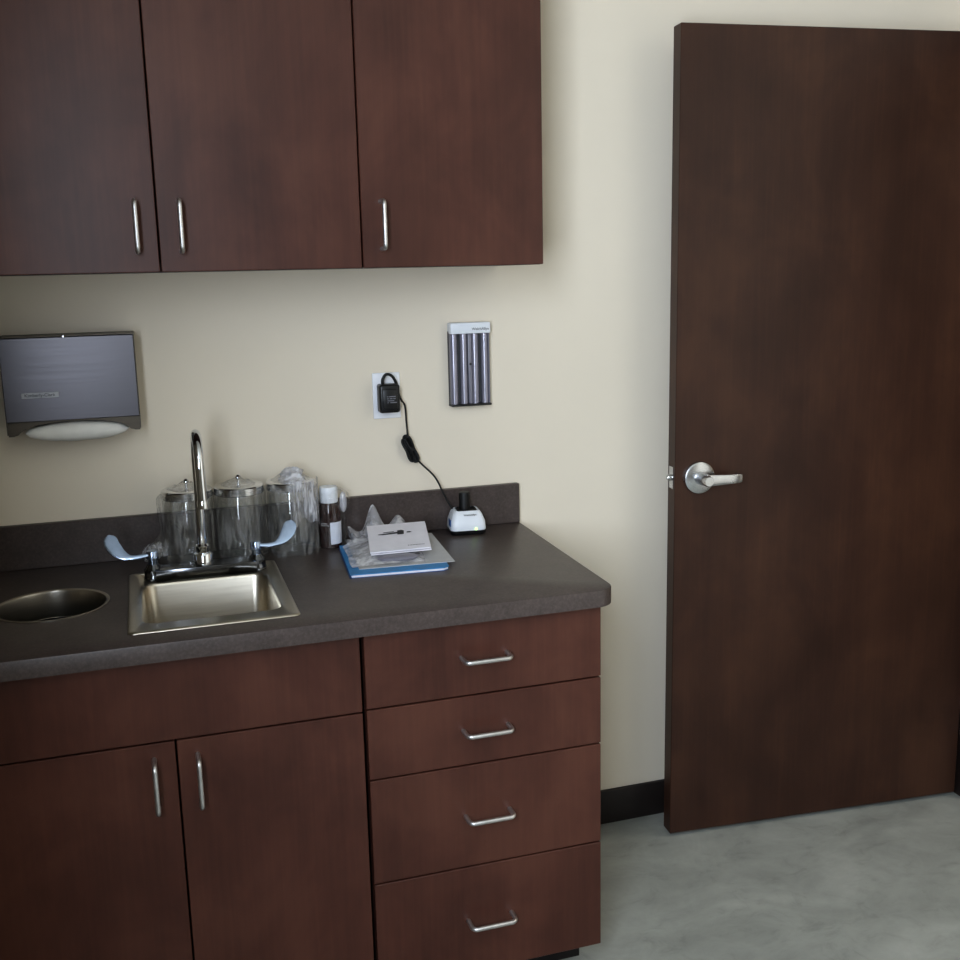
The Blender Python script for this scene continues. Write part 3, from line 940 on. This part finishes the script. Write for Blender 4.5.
b_ = B(); tube(b_, cord_pts, 0.0026, 10, [0.0036 if i < 30 else 0.0024 for i in range(len(cord_pts))])
obj('cord', b_, 'black_rubber', ad, angle=80)
# bundle: the coiled, tied cord hanging against the wall
b_ = B()
P0, P1 = Vector((-.263, -.018, 1.160)), Vector((-.240, -.018, 1.103))
ax_ = (P1 - P0); Lb = ax_.length; ax_ = ax_.normalized(); sd = Vector((-ax_.z, 0, ax_.x)); fw_ = Vector((0, -1, 0))
for k, (off, wid, dep, ext) in enumerate(((0, .0125, 0, .006), (.003, .0105, .005, .003), (-.002, .009, -.005, .002), (-.008, .010, .002, .000))):
    pts = []
    for i in range(29):
        a = 2 * PI * i / 28
        s = math.cos(a); w_ = math.sin(a)
        pinch = 0.45 + 0.55 * abs(s) ** 1.5
        pts.append(P0 + ax_ * (Lb * .5 + s * (Lb * .5 + ext)) + sd * (w_ * wid * pinch + off) + fw_ * (dep + 0.002 * math.sin(3 * a)))
    tube(b_, pts, 0.0031, 8)
tube(b_, [P0 + ax_ * (Lb * .42), P0 + ax_ * (Lb * .60)], 0.0092, 14)
obj('cord_bundle', b_, 'black_rubber', ad, angle=80)
b_ = B(); tube(b_, spline([(-.238, -.016, 1.105), (-.222, -.018, 1.088), (-.197, -.022, 1.062), (-.184, -.026, 1.040), (-.175, -.030, 1.017), (-.160, -.036, 0.985), (-.146, -.044, 0.962)], 7), 0.0024, 10)
obj('cord', b_, 'black_rubber', ad, angle=80)

# ------------------------------------------------------------------ specula dispenser on the wall
rx0, rx1, rz0, rz1 = -0.1435, -0.0395, 1.2315, 1.4405
rk = thing('specula_dispenser', 'grey four-tube dispenser with white top mounted on the wall right of the outlet', 'dispenser', ((rx0 + rx1) / 2, 0, rz0))
b_ = B(); box(b_, rx0, rx1, -.014, 0, rz0 + .004, rz1 - .02, .0015, 1); obj('back_plate', b_, 'tray_groove', rk)
pitch = (rx1 - rx0) / 4
for k in range(4):
    cx = rx0 + pitch * (k + .5) + (0.0015 if k > 1 else -0.0015)
    b_ = B(); lathe(b_, [(.0088, 0), (.0088, rz1 - rz0 - .031)], (cx, -.015, rz0 + .005), 24); obj('tube', b_, 'tube_grey', rk)
b_ = B(); cx = (rx0 + rx1) / 2; box(b_, cx - .0048, cx + .0048, -.024, -.013, rz0 + .005, rz1 - .026, .003, 2); obj('spine', b_, 'tray_grey', rk)
b_ = B(); lathe(b_, [(.003, 0), (.003, -.0015)], (cx, -.0241, 1.337), 14, axis='Y'); obj('lock_hole', b_, 'black_plastic', rk)
for xx0, xx1 in ((rx0 + .0005, rx0 + .0035), (rx1 - .0035, rx1 - .0005)):
    b_ = B(); box(b_, xx0, xx1, -.024, -.012, rz0 + .005, rz1 - .026, .001, 1); obj('side_rail', b_, 'tray_grey', rk)
b_ = B(); box(b_, rx0, rx1, -.034, 0, rz1 - .0275, rz1, .003, 2); obj('top_cap', b_, 'white_plastic', rk)
b_ = B(); t = text_bm('WelchAllyn', 0.044, Matrix.Translation((rx1 - .027, -.0342, rz1 - .0165)) @ FRONT); merge(b_, t); obj('lettering', b_, 'dark_ink', rk, smooth=False)
b_ = B(); box(b_, rx0 - .001, rx1 + .001, -.031, 0, rz0, rz0 + .0055, .002, 2); obj('bottom_tray', b_, 'black_plastic', rk)

# ------------------------------------------------------------------ paper towel dispenser
tx0, tx1, tz0, tz1 = -1.166, -0.8895, 1.232, 1.449
tw = thing('towel_dispenser', 'brushed metal paper towel dispenser on the wall above the waste chute', 'towel dispenser', ((tx0 + tx1) / 2, 0, tz0))
TD = 0.100
b_ = B()
th = .002
box(b_, tx0, tx0 + th, -TD, 0, tz0 + .006, tz1); box(b_, tx1 - th, tx1, -TD, 0, tz0 + .006, tz1)
box(b_, tx0 + th, tx1 - th, -.003, 0, tz0 + .01, tz1); box(b_, tx0 + th, tx1 - th, -TD, -.003, tz1 - th, tz1)
# chin below the cover with a curved slot, and the floor of the box
n = 28
top_, bot_ = [], []
for i in range(n + 1):
    u = i / n
    x = tx0 + th + u * (tx1 - tx0 - 2 * th)
    e = (u - .5) / .43
    arc = math.sqrt(max(0, 1 - e * e)) if abs(e) < 1 else 0
    top_.append((x, -TD + .004, tz0 + .036)); bot_.append((x, -TD + .004, tz0 + .002 + 0.028 * arc ** 0.9))
loft(b_, [top_, bot_], False, False, closed=False)
back_ = [(p[0], -.055, p[2] + .001) for p in bot_]
loft(b_, [bot_, back_], False, False, closed=False)
loft(b_, [back_, [(p[0], -.003, tz0 + .012) for p in bot_]], False, False, closed=False)
obj('housing', b_, 'dispenser_edge', tw, smooth=False)
b_ = B(); box(b_, tx0 + .001, tx1 - .001, -TD - .004, -TD - .0002, tz0 + .0335, tz1 - .003, .0012, 1)
cov = obj('cover', b_, 'dispenser_steel', tw)
b_ = B(); lathe(b_, [(.0035, 0), (.0035, -.004), (.002, -.0055)], (-1.034, -TD - .001, tz1 - .002), 14, axis='Y'); obj('lock', b_, 'satin_nickel', tw)
b_ = B(); box(b_, -1.130, -1.054, -TD - .0056, -TD - .0038, 1.3165, 1.3285, .0005, 1); pl = obj('name_plate', b_, 'light_metal_plate', cov)
b_ = B(); t = text_bm('Kimberly-Clark', 0.062, Matrix.Translation((-1.092, -TD - .0058, 1.3225)) @ FRONT); merge(b_, t); obj('lettering', b_, 'dark_ink', tw, smooth=False)
# the towels showing through the slot
b_ = B()
loops = []
for i in range(25):
    u = -1 + 2 * i / 24
    e = math.sqrt(max(0.0, 1 - u * u))
    x = (tx0 + tx1) / 2 + .004 + u * .108
    L = []
    for k in range(16):
        a = 2 * PI * k / 16
        zz = tz0 + .005 + (0.0215 * e + .0008) * math.sin(a) + 0.0015 * noise.noise(Vector((u * 5, a, 0)))
        L.append((x, -.072 - (.019 * e + .002) * math.cos(a) * 1.0 - .004, zz))
    loops.append(L)
loft(b_, loops)
pt = obj('paper_towels', b_, 'towel_paper', base=((tx0 + tx1) / 2, -.072, tz0))
tag(pt, 'folded white paper towels showing in the slot of the metal dispenser', 'paper towels')

# ------------------------------------------------------------------ light
def area(name, loc, target, sx, sy, power, col, spread=180):
    L = bpy.data.lights.new(name, 'AREA')
    L.shape = 'RECTANGLE'; L.size = sx; L.size_y = sy; L.energy = power; L.color = col; L.spread = math.radians(spread)
    o = bpy.data.objects.new(name, L); COL.objects.link(o)
    o.location = loc
    o.rotation_euler = (Vector(target) - Vector(loc)).to_track_quat('-Z', 'Y').to_euler()
    return o
area('window_light', (XL - 0.03, -2.8, 1.72), (2.0, -2.8, 1.72), 1.3, 1.5, 131, (0.78, 0.876, 1.0))
area('hall_light', (2.1, -0.9, CEIL - 0.02), (2.1, -0.9, 0), 0.6, 0.6, 14, (1.0, 0.96, 0.9))
w = bpy.data.worlds.new('World'); scene.world = w
w.use_nodes = True
wn = w.node_tree
bg = wn.nodes['Background']
sky = wn.nodes.new('ShaderNodeTexSky'); sky.sky_type = 'HOSEK_WILKIE'
sky.sun_direction = (0.5, 0.6, 0.62); sky.turbidity = 3
wn.links.new(sky.outputs['Color'], bg.inputs['Color'])
bg.inputs['Strength'].default_value = 1.0

# ------------------------------------------------------------------ camera
cam = bpy.data.cameras.new('Camera'); co = bpy.data.objects.new('Camera', cam); COL.objects.link(co)
C0 = Vector((-0.874, -2.5721, 1.5662)); yaw, pit, rol, fpx = 0.3046, -0.1951, -0.0224, 1058.94
cy_, sy_, cp_, sp_ = math.cos(yaw), math.sin(yaw), math.cos(pit), math.sin(pit)
F = Vector((sy_ * cp_, cy_ * cp_, sp_)); R = Vector((cy_, -sy_, 0)); U = R.cross(F)
R2 = R * math.cos(rol) + U * math.sin(rol); U2 = U * math.cos(rol) - R * math.sin(rol)
M = Matrix((R2, U2, -F)).transposed().to_4x4(); M.translation = C0
co.matrix_world = M
cam.sensor_width = 36; cam.lens = 36 * fpx / 960; cam.clip_start = 0.02
scene.camera = co
scene.cycles.transparent_max_bounces = 32
scene.view_settings.view_transform = 'Standard'
scene.view_settings.look = 'Medium High Contrast'
scene.view_settings.exposure = 0.0
